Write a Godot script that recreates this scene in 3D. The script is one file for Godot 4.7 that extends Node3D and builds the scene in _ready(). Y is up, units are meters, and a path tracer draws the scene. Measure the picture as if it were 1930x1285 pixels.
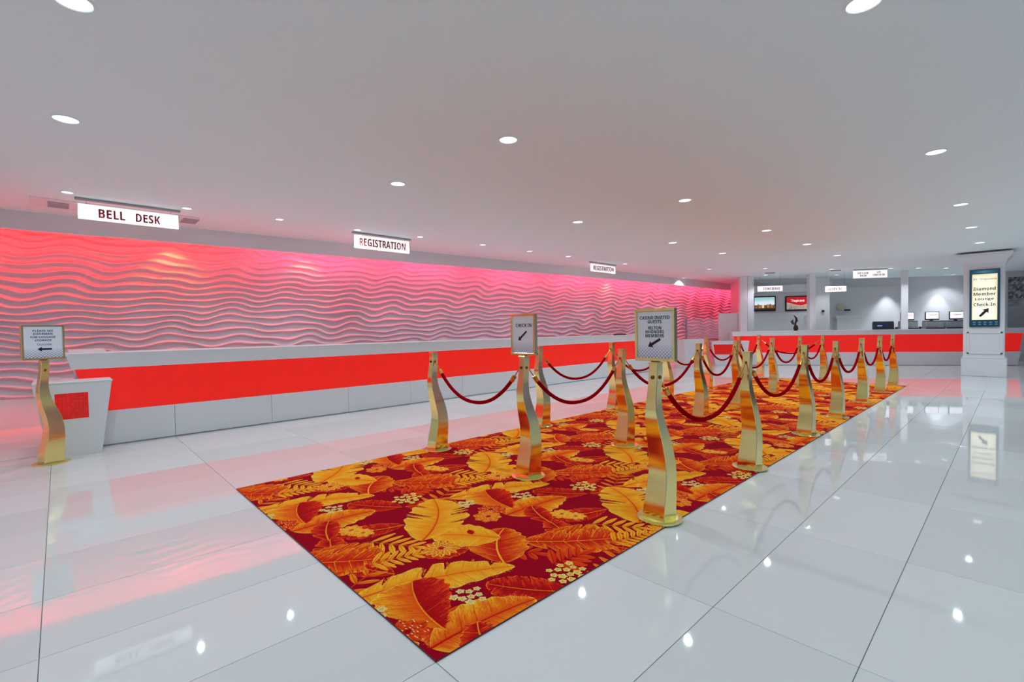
extends Node3D
# A hotel check-in lobby: long white and red desk in front of a red-lit wavy wall, gold rope stanchions on a leaf-pattern rug, glossy white tiles.

const CEIL := 3.2
var M := {}
var used := {}
var rng := RandomNumberGenerator.new()
var font_bold: SystemFont
var font_plain: SystemFont
# frame of the far desk: s along it (to the right in the photo), o out of it towards the camera
const FA := Vector3(-3.244, 0, -19.847)
const FU := Vector3(0.827, 0, -0.562)
const FN := Vector3(0.562, 0, 0.827)

# ---------------------------------------------------------------- mesh builder
class MB:
	var v := PackedVector3Array()
	var n := PackedVector3Array()
	var uv := PackedVector2Array()
	var ix := PackedInt32Array()
	func quad(a: Vector3, b: Vector3, c: Vector3, d: Vector3, ua := Vector2(0, 1), ub := Vector2(1, 1), uc := Vector2(1, 0), ud := Vector2(0, 0)) -> void:
		var nn := (b - a).cross(c - a)
		if nn.length() < 1e-12:
			nn = (c - a).cross(d - a)
		nn = nn.normalized()
		var k := v.size()
		for p in [a, b, c, d]:
			v.append(p); n.append(nn)
		uv.append(ua); uv.append(ub); uv.append(uc); uv.append(ud)
		ix.append_array(PackedInt32Array([k, k + 2, k + 1, k, k + 3, k + 2]))
	func tri(a: Vector3, b: Vector3, c: Vector3) -> void:
		var nn := (b - a).cross(c - a).normalized()
		var k := v.size()
		for p in [a, b, c]:
			v.append(p); n.append(nn); uv.append(Vector2.ZERO)
		ix.append_array(PackedInt32Array([k, k + 2, k + 1]))
	# rows of points; outside is on the side of (next column - this) x (next row - this)
	func grid(g: Array, nrm = null, wrap := false) -> void:
		var rows := g.size()
		var cols: int = g[0].size()
		var k := v.size()
		for i in rows:
			for j in cols:
				v.append(g[i][j])
				uv.append(Vector2(float(j) / max(cols - 1, 1), float(i) / max(rows - 1, 1)))
				if nrm != null:
					n.append(nrm[i][j])
				else:
					var jn: int = min(j + 1, cols - 1)
					var jp: int = max(j - 1, 0)
					if wrap:
						if j == 0 or j == cols - 1:
							jn = 1; jp = cols - 2
					var a: Vector3 = g[i][jn] - g[i][jp]
					var b: Vector3 = g[min(i + 1, rows - 1)][j] - g[max(i - 1, 0)][j]
					n.append(a.cross(b).normalized())
		for i in rows - 1:
			for j in cols - 1:
				var p := k + i * cols + j
				ix.append_array(PackedInt32Array([p, p + cols + 1, p + 1, p, p + cols, p + cols + 1]))
	# box from corner lo to corner hi with chamfered edges
	func box(lo: Vector3, hi: Vector3, c := 0.0, xf := Transform3D.IDENTITY) -> void:
		var ce := (lo + hi) * 0.5
		var h := (hi - lo) * 0.5
		c = min(c, min(h.x, min(h.y, h.z)) * 0.9)
		var P := func(sx, sy, sz, ax): # corner moved in on the two axes other than ax
			var q := Vector3(h.x - (0.0 if ax == 0 else c), h.y - (0.0 if ax == 1 else c), h.z - (0.0 if ax == 2 else c))
			return xf * (ce + Vector3(q.x * sx, q.y * sy, q.z * sz))
		for s in [-1, 1]:
			# faces
			var f := [[P.call(s, -1, -1, 0), P.call(s, 1, -1, 0), P.call(s, 1, 1, 0), P.call(s, -1, 1, 0)],
				[P.call(-1, s, -1, 1), P.call(-1, s, 1, 1), P.call(1, s, 1, 1), P.call(1, s, -1, 1)],
				[P.call(-1, -1, s, 2), P.call(1, -1, s, 2), P.call(1, 1, s, 2), P.call(-1, 1, s, 2)]]
			for q in f:
				if s > 0: quad(q[0], q[1], q[2], q[3])
				else: quad(q[3], q[2], q[1], q[0])
		if c <= 0.0: return
		var cw := xf * ce
		var out := func(q: Array):
			var nn: Vector3 = (q[1] - q[0]).cross(q[2] - q[0])
			if nn.dot((q[0] + q[2]) * 0.5 - cw) < 0: q.reverse()
			if q.size() == 4: quad(q[0], q[1], q[2], q[3])
			else: tri(q[0], q[1], q[2])
		for s in [-1, 1]:
			for t in [-1, 1]:
				out.call([P.call(s, t, -1, 0), P.call(s, t, 1, 0), P.call(s, t, 1, 1), P.call(s, t, -1, 1)])
				out.call([P.call(s, -1, t, 0), P.call(s, 1, t, 0), P.call(s, 1, t, 2), P.call(s, -1, t, 2)])
				out.call([P.call(-1, s, t, 1), P.call(1, s, t, 1), P.call(1, s, t, 2), P.call(-1, s, t, 2)])
				for w in [-1, 1]:
					out.call([P.call(s, t, w, 0), P.call(s, t, w, 1), P.call(s, t, w, 2)])
	# polygon (in the plane of axes ex, ey through org, seen counter-clockwise from +ez) extruded along ez by d
	func prism(poly: PackedVector2Array, org: Vector3, ex: Vector3, ey: Vector3, ez: Vector3, d: float) -> void:
		if Geometry2D.is_polygon_clockwise(poly):
			poly.reverse()
		var tr := Geometry2D.triangulate_polygon(poly)
		var f := func(p: Vector2, k: float): return org + ex * p.x + ey * p.y + ez * k
		for t in range(0, tr.size(), 3):
			var a: Vector2 = poly[tr[t]]; var b: Vector2 = poly[tr[t + 1]]; var c: Vector2 = poly[tr[t + 2]]
			if (b - a).cross(c - a) < 0:
				var q := b; b = c; c = q
			tri(f.call(a, d), f.call(b, d), f.call(c, d))
			tri(f.call(c, 0.0), f.call(b, 0.0), f.call(a, 0.0))
		for i in poly.size():
			var a: Vector2 = poly[i]; var b: Vector2 = poly[(i + 1) % poly.size()]
			quad(f.call(a, 0.0), f.call(b, 0.0), f.call(b, d), f.call(a, d))
	# profile of (radius, height) turned round y
	func lathe(prof: Array, at := Vector3.ZERO, seg := 32) -> void:
		for k in prof.size() - 1:
			var a: Vector2 = prof[k]; var b: Vector2 = prof[k + 1]
			var t := b - a
			var nr := Vector2(t.y, -t.x).normalized()
			var g := []; var nn := []
			for q in [a, b]:
				var row := []; var nrow := []
				for j in seg + 1:
					var w := -TAU * j / seg
					row.append(at + Vector3(cos(w) * q.x, q.y, sin(w) * q.x))
					nrow.append(Vector3(cos(w) * nr.x, nr.y, sin(w) * nr.x))
				g.append(row); nn.append(nrow)
			grid(g, nn)
	func tube(path: Array, r, seg := 10, caps := true) -> void:
		var g := []; var nn := []
		var up := Vector3.UP
		var t0: Vector3 = (path[1] - path[0]).normalized()
		if abs(t0.y) > 0.95: up = Vector3.RIGHT
		for i in path.size():
			var t: Vector3 = (path[min(i + 1, path.size() - 1)] - path[max(i - 1, 0)]).normalized()
			var a := up.cross(t).normalized()
			if a.length() < 0.1: a = Vector3.RIGHT
			var b := t.cross(a)
			up = b
			var rr: float = r[i] if r is Array else r
			var row := []; var nrow := []
			for j in seg + 1:
				var w := TAU * j / seg
				var d := a * cos(w) + b * sin(w)
				row.append(path[i] + d * rr); nrow.append(d)
			g.append(row); nn.append(nrow)
		grid(g, nn)
		if caps:
			for e in [0, path.size() - 1]:
				for j in seg:
					if e == 0: tri(path[e], g[e][j + 1], g[e][j])
					else: tri(path[e], g[e][j], g[e][j + 1])
	func mesh() -> ArrayMesh:
		var arr := []
		arr.resize(Mesh.ARRAY_MAX)
		arr[Mesh.ARRAY_VERTEX] = v
		arr[Mesh.ARRAY_NORMAL] = n
		arr[Mesh.ARRAY_TEX_UV] = uv
		arr[Mesh.ARRAY_INDEX] = ix
		var m := ArrayMesh.new()
		m.add_surface_from_arrays(Mesh.PRIMITIVE_TRIANGLES, arr)
		return m

# ---------------------------------------------------------------- scene helpers
func numbered(called: String) -> String:
	var k: int = used.get(called, 0)
	used[called] = k + 1
	return called if k == 0 else "%s_%03d" % [called, k]

func add(called: String, mesh: Mesh, mat: Material, parent: Node = self, at := Vector3.ZERO) -> MeshInstance3D:
	var o := MeshInstance3D.new()
	o.name = numbered(called) if parent == self else called
	o.mesh = mesh
	o.material_override = mat
	o.position = at
	parent.add_child(o, true)
	return o

func thing(called: String, label: String, category: String, at := Vector3.ZERO, turn := 0.0, group := "") -> Node3D:
	var o := Node3D.new()
	o.name = numbered(called)
	add_child(o, true)
	o.position = at
	o.rotation.y = turn
	return tag(o, label, category, group)

func tag(o: Node3D, label: String, category: String, group := "") -> Node3D:
	o.set_meta("label", label)
	o.set_meta("category", category)
	if group != "": o.set_meta("group", group)
	return o

func struct(called: String, label: String, category: String, mesh: Mesh, mat: Material) -> MeshInstance3D:
	var o := add(called, mesh, mat)
	tag(o, label, category)
	o.set_meta("kind", "structure")
	return o

func mat(c: Color, rough := 0.5, metal := 0.0, spec := 0.5) -> StandardMaterial3D:
	var m := StandardMaterial3D.new()
	m.albedo_color = c
	m.roughness = rough
	m.metallic = metal
	m.metallic_specular = spec
	return m

func glow(c: Color, e: float) -> StandardMaterial3D:
	var m := mat(c, 0.4)
	m.emission_enabled = true
	m.emission = c
	m.emission_energy_multiplier = e
	return m

func bx(lo: Vector3, hi: Vector3, c := 0.0) -> ArrayMesh:
	var b := MB.new()
	b.box(Vector3(min(lo.x, hi.x), min(lo.y, hi.y), min(lo.z, hi.z)), Vector3(max(lo.x, hi.x), max(lo.y, hi.y), max(lo.z, hi.z)), c)
	return b.mesh()

# lettering centred on its own origin, facing +z; it fills width w (0: natural) at capital height h
func letters(text: String, h: float, w: float, depth: float, m: Material, parent: Node, at: Vector3, bold := true, turn := 0.0) -> MeshInstance3D:
	var t := TextMesh.new()
	t.text = text
	t.font = font_bold if bold else font_plain
	t.font_size = 64
	t.pixel_size = 0.01
	t.depth = 0.01
	t.curve_step = 2.0
	var box := t.get_aabb()
	var o := MeshInstance3D.new()
	o.name = "lettering"
	o.mesh = t
	o.material_override = m
	var sy := h / box.size.y
	var sx := sy if w == 0.0 else w / box.size.x
	o.scale = Vector3(sx, sy, depth / 0.01)
	var c := box.get_center()
	o.rotation.y = turn
	o.position = at - Basis(Vector3.UP, turn) * Vector3(c.x * sx, c.y * sy, 0)
	parent.add_child(o, true)
	return o

func far(s: float, y: float, o: float) -> Vector3:
	return FA + FU * s + FN * o + Vector3(0, y, 0)

# a thing standing in the far desk's frame: its own x runs along the desk, its z towards the camera
const FAR_TURN := 0.5971

func wall_x(z: float) -> float: # face of the bulkhead above the wavy wall, which bends slightly
	var zs := [30.0, 12.0, 8.0, 3.0, 0.0, -6.0]
	var xs := [-8.2, -8.85, -9.25, -9.55, -9.82, -10.1]
	for i in zs.size() - 1:
		if -z >= zs[i + 1]:
			return lerp(xs[i + 1], xs[i], clamp((-z - zs[i + 1]) / (zs[i] - zs[i + 1]), 0.0, 1.2))
	return xs[5]

# ---------------------------------------------------------------- start
func _ready() -> void:
	rng.seed = 7
	font_bold = SystemFont.new(); font_bold.font_names = PackedStringArray(["Droid Sans"]); font_bold.font_weight = 700
	font_plain = SystemFont.new(); font_plain.font_names = PackedStringArray(["Droid Sans"])
	camera_and_light()
	materials()
	room()
	floor_tiles()
	rug()
	downlights()
	near_desk()
	far_desk()
	far_bays()
	pillar()
	hanging_signs()
	stanchions()

func camera_and_light() -> void:
	var cam := Camera3D.new()
	cam.name = "camera"
	cam.fov = 71.03
	cam.near = 0.05
	cam.far = 100.0
	cam.position = Vector3(0, 1.4, 0)
	cam.basis = Basis(Vector3.UP, deg_to_rad(46.56)) * Basis(Vector3.RIGHT, deg_to_rad(-1.419)) * Basis(Vector3.BACK, deg_to_rad(-0.886))
	add_child(cam)
	cam.make_current()
	var we := WorldEnvironment.new()
	we.name = "environment"
	var e := Environment.new()
	e.background_mode = Environment.BG_COLOR
	e.background_color = Color(0.75, 0.78, 0.85)
	e.tonemap_mode = Environment.TONE_MAPPER_LINEAR
	e.tonemap_exposure = 1.0
	e.sdfgi_enabled = true
	e.ssao_enabled = true
	e.ssil_enabled = true
	we.environment = e
	add_child(we)

const LAMP := 1.3      # energy of one ceiling downlight
const WASH := 0.85      # energy of one of the smaller downlights over the long desk
const COVE := 3.4      # energy of one red cove segment

func materials() -> void:
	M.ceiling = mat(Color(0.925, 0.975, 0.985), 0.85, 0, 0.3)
	M.wall = mat(Color(0.92, 0.92, 0.93), 0.7, 0, 0.3)
	M.white = mat(Color(0.91, 0.915, 0.92), 0.28)
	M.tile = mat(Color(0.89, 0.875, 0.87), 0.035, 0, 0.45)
	M.grout = mat(Color(0.42, 0.42, 0.43), 0.9)
	M.wave = mat(Color(0.83, 0.82, 0.85), 0.5, 0, 0.4)
	M.gold = gold_material()
	M.gold_frame = M.gold
	M.gold_dark = mat(Color(0.62, 0.40, 0.16), 0.3, 1.0)
	M.rope = mat(Color(0.62, 0.01, 0.06), 0.95, 0, 0.05)
	M.brass = mat(Color(0.85, 0.62, 0.30), 0.22, 1.0)
	M.black = mat(Color(0.02, 0.02, 0.025), 0.4)
	M.dark = mat(Color(0.16, 0.16, 0.18), 0.5)
	M.grey = mat(Color(0.58, 0.59, 0.61), 0.5)
	M.navy = mat(Color(0.12, 0.12, 0.30), 0.4)
	M.maroon = mat(Color(0.36, 0.02, 0.05), 0.5)
	M.redletter = mat(Color(0.58, 0.01, 0.04), 0.5)
	M.text_blue = mat(Color(0.09, 0.09, 0.20), 0.6)
	M.bounce_blue = mat(Color(0.62, 0.66, 0.92), 0.7, 0, 0.3)  # blue added to the unseen right wall for reflections and cooler bounce
	M.paper = mat(Color(0.80, 0.84, 0.95), 0.5)
	M.lens = glow(Color(1, 1, 0.98), 2.2)
	M.signface = glow(Color(1, 1, 1), 0.7)
	M.rail = mat(Color(0.62, 0.63, 0.64), 0.4)
	M.mosaic = mosaic_material()
	var g := StandardMaterial3D.new()
	g.albedo_color = Color(0.9, 0.95, 0.97, 0.12)
	g.transparency = BaseMaterial3D.TRANSPARENCY_ALPHA
	g.roughness = 0.03
	M.glass = g

func gold_material() -> StandardMaterial3D:
	# brushed gold: fine vertical scratches in the roughness and the normal
	var im := Image.create(256, 256, false, Image.FORMAT_RGB8)
	var r := RandomNumberGenerator.new(); r.seed = 3
	for x in 256:
		var base := r.randf_range(0.35, 0.65)
		for y in 256:
			if r.randf() < 0.02: base = r.randf_range(0.35, 0.65)
			im.set_pixel(x, y, Color(base, base, base))
	var nm: Image = im.duplicate()
	nm.bump_map_to_normal_map(1.0)
	var m := mat(Color(0.96, 0.91, 0.60), 0.13, 1.0)
	m.normal_enabled = true
	m.normal_texture = ImageTexture.create_from_image(nm)
	m.normal_scale = 0.12
	m.uv1_triplanar = true
	m.uv1_scale = Vector3(1.6, 1.6, 1.6)
	return m

func mosaic_material() -> StandardMaterial3D:
	var im := Image.create(256, 256, false, Image.FORMAT_RGB8)
	var r := RandomNumberGenerator.new(); r.seed = 11
	im.fill(Color(0.80, 0.085, 0.055))
	for i in 8:
		for j in 8:
			var k := r.randf_range(0.90, 1.0)
			im.fill_rect(Rect2i(i * 32 + 1, j * 32 + 1, 29, 29), Color(0.93 * k, 0.13 * k, 0.075 * k))
	var t := ImageTexture.create_from_image(im)
	var m := StandardMaterial3D.new()
	m.albedo_texture = t
	m.roughness = 0.25
	m.uv1_triplanar = true
	m.uv1_world_triplanar = true
	m.uv1_scale = Vector3(3.4, 3.4, 3.4)
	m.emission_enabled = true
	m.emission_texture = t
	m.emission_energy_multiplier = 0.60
	return m

# ---------------------------------------------------------------- setting
func room() -> void:
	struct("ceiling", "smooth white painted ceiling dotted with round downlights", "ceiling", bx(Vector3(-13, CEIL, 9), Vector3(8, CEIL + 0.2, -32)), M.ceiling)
	# wavy wall behind the long desk: one moulded surface of merging horizontal ridges
	var z0 := 5.0
	var z1 := -27.5
	var nz := 520
	var ny := 235
	var g := []
	for i in ny + 1:
		var y: float = lerp(0.46, 3.14, float(i) / ny)
		var row := []
		for j in nz + 1:
			var z: float = lerp(z0, z1, float(j) / nz)
			var ph: float = y / 0.118 + 0.30 * sin(TAU * z / 1.12 + 1.1 * sin(y * 2.1)) + 0.22 * sin(TAU * z / 0.71 + y * 5.3) * sin(y * 3.7 + z * 0.9) + 0.30 * sin(z * 0.8 + y * 4.0)
			var w := 0.5 + 0.5 * sin(TAU * ph)
			row.append(Vector3(wall_x(z) - 0.62 + 0.048 * pow(w, 2.0), y, z))
		g.append(row)
	var b := MB.new()
	b.grid(g)
	var back := MB.new()
	var wl := struct("wall_left", "white moulded wall of wavy horizontal ridges glowing red from above", "wall", b.mesh(), M.wave)
	# plain plinth under the waves and the solid wall behind
	var p := MB.new()
	var s := MB.new()
	var step := 26
	for k in step:
		var za: float = lerp(z0, z1, float(k) / step)
		var zb: float = lerp(z0, z1, float(k + 1) / step)
		var xa := wall_x(za) - 0.60
		var xb := wall_x(zb) - 0.60
		p.quad(Vector3(xa, 0, za), Vector3(xb, 0, zb), Vector3(xb, 0.46, zb), Vector3(xa, 0.46, za))
		p.quad(Vector3(xa, 0.46, za), Vector3(xb, 0.46, zb), Vector3(xb - 0.1, 0.46, zb), Vector3(xa - 0.1, 0.46, za))
		p.quad(Vector3(xb - 0.3, 0, zb), Vector3(xa - 0.3, 0, za), Vector3(xa - 0.3, CEIL, za), Vector3(xb - 0.3, CEIL, zb))
		# bulkhead: face, underside and its back towards the cove
		var fa := wall_x(za)
		var fb := wall_x(zb)
		s.quad(Vector3(fa, 2.94, za), Vector3(fb, 2.94, zb), Vector3(fb, CEIL, zb), Vector3(fa, CEIL, za))
		s.quad(Vector3(fa - 0.1, 2.94, za), Vector3(fb - 0.1, 2.94, zb), Vector3(fb, 2.94, zb), Vector3(fa, 2.94, za))
		s.quad(Vector3(fb - 0.1, 2.94, zb), Vector3(fa - 0.1, 2.94, za), Vector3(fa - 0.1, CEIL, za), Vector3(fb - 0.1, CEIL, zb))
	add("plinth", p.mesh(), M.wall, wl)
	struct("trim_1", "plain white bulkhead along the ceiling above the wavy wall", "bulkhead", s.mesh(), M.wall)
	# walls out of view that close the lobby
	struct("wall_back", "plain white wall behind the camera", "wall", bx(Vector3(-13, 0, 5.0), Vector3(8, CEIL, 5.2)), M.wall)
	struct("wall_right", "unseen right wall of the lobby with lavender blue added to cool bounced light", "wall", bx(Vector3(7, 0, 5.2), Vector3(7.2, CEIL, -32)), M.bounce_blue)
	struct("wall_end", "plain white wall closing the passage beyond the wavy wall", "wall", bx(Vector3(-13, 0, -27.3), Vector3(-5.5, CEIL, -27.5)), M.wall)
	# red light strip hidden in the cove
	var st := MB.new()
	for k in 13:
		var za := 4.8 - k * 2.45
		var zb := za - 2.4
		var xa := wall_x(za) - 0.14
		var xb := wall_x(zb) - 0.14
		st.quad(Vector3(xa - 0.03, 3.16, za), Vector3(xb - 0.03, 3.16, zb), Vector3(xb + 0.03, 3.16, zb), Vector3(xa + 0.03, 3.16, za))
		st.quad(Vector3(xa + 0.03, 3.18, za), Vector3(xb + 0.03, 3.18, zb), Vector3(xb - 0.03, 3.18, zb), Vector3(xa - 0.03, 3.18, za))
		var l := AreaLight3D.new()
		l.name = "cove_lamp"
		l.area_size = Vector2(0.08, 2.4)
		l.light_color = Color(1.0, 0.23, 0.36) if za < -2.0 else Color(1.0, 0.04, 0.03)
		l.light_energy = COVE * (1.0 if za < -2.0 else 1.2)
		l.area_range = 30.0
		l.shadow_enabled = true
		add_child(l, true)
		var mid := Vector3((xa + xb) * 0.5, 3.15, (za + zb) * 0.5)
		var down := Vector3(-0.25, -1, 0).normalized()
		var along := Vector3(xb - xa, 0, zb - za).normalized()
		var zz := -down
		var xx := along.cross(zz).normalized()
		l.global_transform = Transform3D(Basis(xx, zz.cross(xx), zz), mid)
	tag(add("light_strip", st.mesh(), glow(Color(1, 0.12, 0.12), 1.5)), "red light strip lying in the cove above the wavy wall", "light strip")

func floor_tiles() -> void:
	var f := struct("floor", "glossy white porcelain floor of long rectangular tiles", "floor", bx(Vector3(-13, -0.2, 9), Vector3(8, -0.003, -32)), M.grout)
	var xl := [7.4, 6.8, 6.17, 5.55, 4.93, 4.31, 3.69, 3.07, 2.45, 1.83, 1.21, 0.59, -0.02, -0.431, -1.03, -1.675, -2.282, -2.908, -3.537, -4.198, -4.834, -5.45, -6.07, -6.69, -7.31, -7.93, -8.55, -9.17, -9.79, -10.41, -11.03]
	xl[12] = 0.18
	xl[11] = 0.79
	var zl := [5.0, 3.82, 2.58, 1.34, 0.104, -1.115, -2.329, -3.565, -4.809, -6.125]
	var z := -6.125
	while z > -28:
		z -= 1.24
		zl.append(z)
	var cache := {}
	var rest := MB.new()
	var variants := []
	for k in 3:
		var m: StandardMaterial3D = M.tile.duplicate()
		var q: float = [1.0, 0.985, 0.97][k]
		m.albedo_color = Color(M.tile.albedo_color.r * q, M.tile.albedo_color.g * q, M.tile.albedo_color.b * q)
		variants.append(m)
	for j in zl.size() - 1:
		for i in xl.size() - 1:
			var lo := Vector3(xl[i + 1] + 0.0015, -0.012, zl[j + 1] + 0.0015)
			var hi := Vector3(xl[i] - 0.0015, 0.0, zl[j] - 0.0015)
			if xl[i] < -1.6 and xl[i + 1] > -4.9 and zl[j] < -1.0 and zl[j + 1] > -13.7:
				continue # under the rug
			var c := (lo + hi) * 0.5
			if j >= 2 and j <= 14 and xl[i] < 1.3 and xl[i + 1] > -10.5:
				var key := "%.3f %.3f" % [hi.x - lo.x, hi.z - lo.z]
				if not cache.has(key):
					cache[key] = bx(lo - c, hi - c, 0.0012)
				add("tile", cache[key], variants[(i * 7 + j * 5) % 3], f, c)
			else:
				rest.box(lo, hi)
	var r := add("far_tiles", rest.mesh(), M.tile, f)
	r.set_meta("kind", "stuff")

# ---------------------------------------------------------------- rug
const RW := 1376
const RH := 1004
const PW := 1.72
const PH := 1.255
var rim: Image
var blot := FastNoiseLite.new()

func rp(p: Vector2) -> Vector2: # a point of the rug (x, -z) to a place in the repeat
	return Vector2((p.x - 0.86 * p.y / PH) / PW * RW, p.y / PH * RH)

func dot(p: Vector2, s: int, c: Color) -> void:
	var x := int(p.x) % RW
	var y := int(p.y) % RH
	if x < 0: x += RW
	if y < 0: y += RH
	rim.fill_rect(Rect2i(x, y, s, s), c)

func stroke(a: Vector2, b: Vector2, s: int, ca: Color, cb: Color) -> void:
	a = rp(a); b = rp(b)
	var n := int(a.distance_to(b) / max(1.0, s * 0.6)) + 1
	for i in n + 1:
		var t := float(i) / n
		dot(a.lerp(b, t), s, ca.lerp(cb, t))

# a broad leaf: midrib from a to b bent sideways by `bend`, half width w; cols = [rib side, middle, edge, rib]
func leaf(a: Vector2, b: Vector2, w: float, bend: float, cols: Array, torn := 0, full := 0.8, side := 0) -> void:
	var ax := b - a
	var len := ax.length()
	var d := ax / len
	var nrm := Vector2(-d.y, d.x)
	var n := int(len * 520)
	var cuts := []
	for k in torn: cuts.append([rng.randf_range(0.15, 0.9), rng.randf_range(0.15, 0.9)])
	for sgn in [-1, 1]:
		if side != 0 and side != sgn: continue
		var stripe := 0.0
		for i in n:
			var t := float(i) / n
			if i % 5 == 0: stripe = rng.randf_range(-1, 1)
			var c := a + ax * t + nrm * (bend * 4.0 * t * (1.0 - t))
			var wid := w * pow(sin(PI * pow(t, full)), 0.72)
			wid *= 1.0 + 0.05 * sin(t * 40.0 + sgn)
			for q in cuts:
				var dt: float = abs(t - q[0 if sgn > 0 else 1])
				if dt < 0.025: wid *= 0.35 + 0.65 * dt / 0.025
			var e: Vector2 = c + nrm * (sgn * wid) + d * (wid * 0.45)
			if e.distance_to(a) > len * 1.3: continue
			var m1 := c.lerp(e, 0.40 + 0.12 * stripe)
			var m2 := c.lerp(e, 0.75 + 0.12 * stripe)
			var j := stripe * 0.10 + rng.randf_range(-0.06, 0.06)
			var cm: Color = cols[1].lerp(cols[0] if stripe < 0 else cols[2], abs(stripe) * 0.55)
			var k1: float = clamp(0.15 + 1.6 * blot.get_noise_2d(m1.x, m1.y), 0.0, 0.7)
			var k2: float = clamp(1.5 * blot.get_noise_2d(m2.x + 5.0, m2.y), 0.0, 0.6)
			cm = cm.lerp(cols[0], k1)
			stroke(c, m1, 3, cols[0], cm)
			var far_c: Color = cols[2].lerp(cols[1], 0.25 + 0.4 * max(0.0, -stripe)).lerp(cols[0], k2)
			stroke(m1, m2, 3, cm, far_c)
			stroke(m2, e, 3, far_c, Color(cols[2].r + j, cols[2].g + j, cols[2].b).lerp(cols[0], k2 * 0.6))
			dot(rp(e), 3, cols[4])
			if i % 46 == 0 and i > 12:
				for q in [-1, 0, 1]: stroke(c + d * 0.002 * q, e.lerp(c, 0.12) + d * 0.002 * q, 2, cols[3], cols[3].lerp(cols[2], 0.5))
	# flecks of the darker ink along the ribs
	for i in int(len * w * 6000):
		var t := rng.randf_range(0.05, 0.95)
		var sg := (1.0 if rng.randf() < 0.5 else -1.0) if side == 0 else float(side)
		var wid := w * pow(sin(PI * pow(t, full)), 0.72) * pow(rng.randf(), 1.5) * 0.95
		var c := a + ax * t + nrm * (bend * 4.0 * t * (1.0 - t))
		var e := c + nrm * (sg * wid) + d * (wid * 0.45)
		stroke(e, e + (nrm * sg + d * 0.45) * rng.randf_range(0.008, 0.03), 2, cols[0], cols[0].lerp(cols[1], 0.6))
	var prev := a
	for i in range(1, 41):
		var t := i / 40.0
		var c := a + ax * t + nrm * (bend * 4.0 * t * (1.0 - t))
		stroke(prev, c, int(lerp(8.0, 4.0, t)), cols[3], cols[3])
		prev = c

func leaflet(a: Vector2, b: Vector2, w: float, c0: Color, c1: Color) -> void:
	var ax := b - a
	var nrm := Vector2(-ax.y, ax.x).normalized()
	var n := int(ax.length() * 560) + 2
	for i in n:
		var t := float(i) / n
		var wid := w * pow(sin(PI * clamp(t * 0.92 + 0.04, 0.0, 1.0)), 0.8)
		var c := a + ax * t
		stroke(c - nrm * wid, c + nrm * wid, 3, c0.lerp(c1, t), c1)
	stroke(a, b, 3, c0.darkened(0.25), c0)

func frond(a: Vector2, b: Vector2, n: int, l: float, w: float, c0: Color, c1: Color) -> void:
	var ax := b - a
	var d := ax.normalized()
	var nrm := Vector2(-d.y, d.x)
	for i in n:
		var t := float(i + 0.5) / n
		var c := a + ax * t
		var ll := l * (1.0 - 0.45 * t)
		for sgn in [-1, 1]:
			leaflet(c, c + (nrm * sgn + d * (0.5 + 0.5 * t)).normalized() * ll, w, c0, c1)
	leaflet(b, b + d * l * 0.7, w, c0, c1)
	stroke(a, b, 4, c0.darkened(0.2), c0)

func blossoms(c: Vector2, n: int, spread: float, col: Color, heart: Color) -> void:
	for i in n:
		var o := Vector2.from_angle(i * 2.4) * spread * sqrt((i + 0.5) / n)
		var p := c + o
		var r := rng.randf_range(0.020, 0.027)
		for k in 5:
			var w := k * TAU / 5 + i
			leaflet(p, p + Vector2.from_angle(w) * r, r * 0.34, col.darkened(0.12), col)
		for k in 4: dot(rp(p) + Vector2(k % 2 * 3 - 3, int(k / 2.0) * 3 - 3), 3, heart)

func ruffle(c: Vector2, r: float, petals: int, cols: Array) -> void: # a frilled flower head
	for ring in [1.0, 0.74, 0.5, 0.28]:
		for k in petals:
			var w: float = k * TAU / petals + ring * 3.0
			var e: Vector2 = c + Vector2.from_angle(w) * r * ring * rng.randf_range(0.88, 1.08)
			leaflet(c.lerp(e, 0.35), e, r * ring * 2.6 / petals, cols[int(ring * 10) % 2], cols[2])
			for q in 3: dot(rp(e) + Vector2(q - 1, 0) * 3, 4, cols[3])
	leaflet(c - Vector2(r, 0) * 0.14, c + Vector2(r, 0) * 0.14, r * 0.12, cols[0], cols[0])

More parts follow.
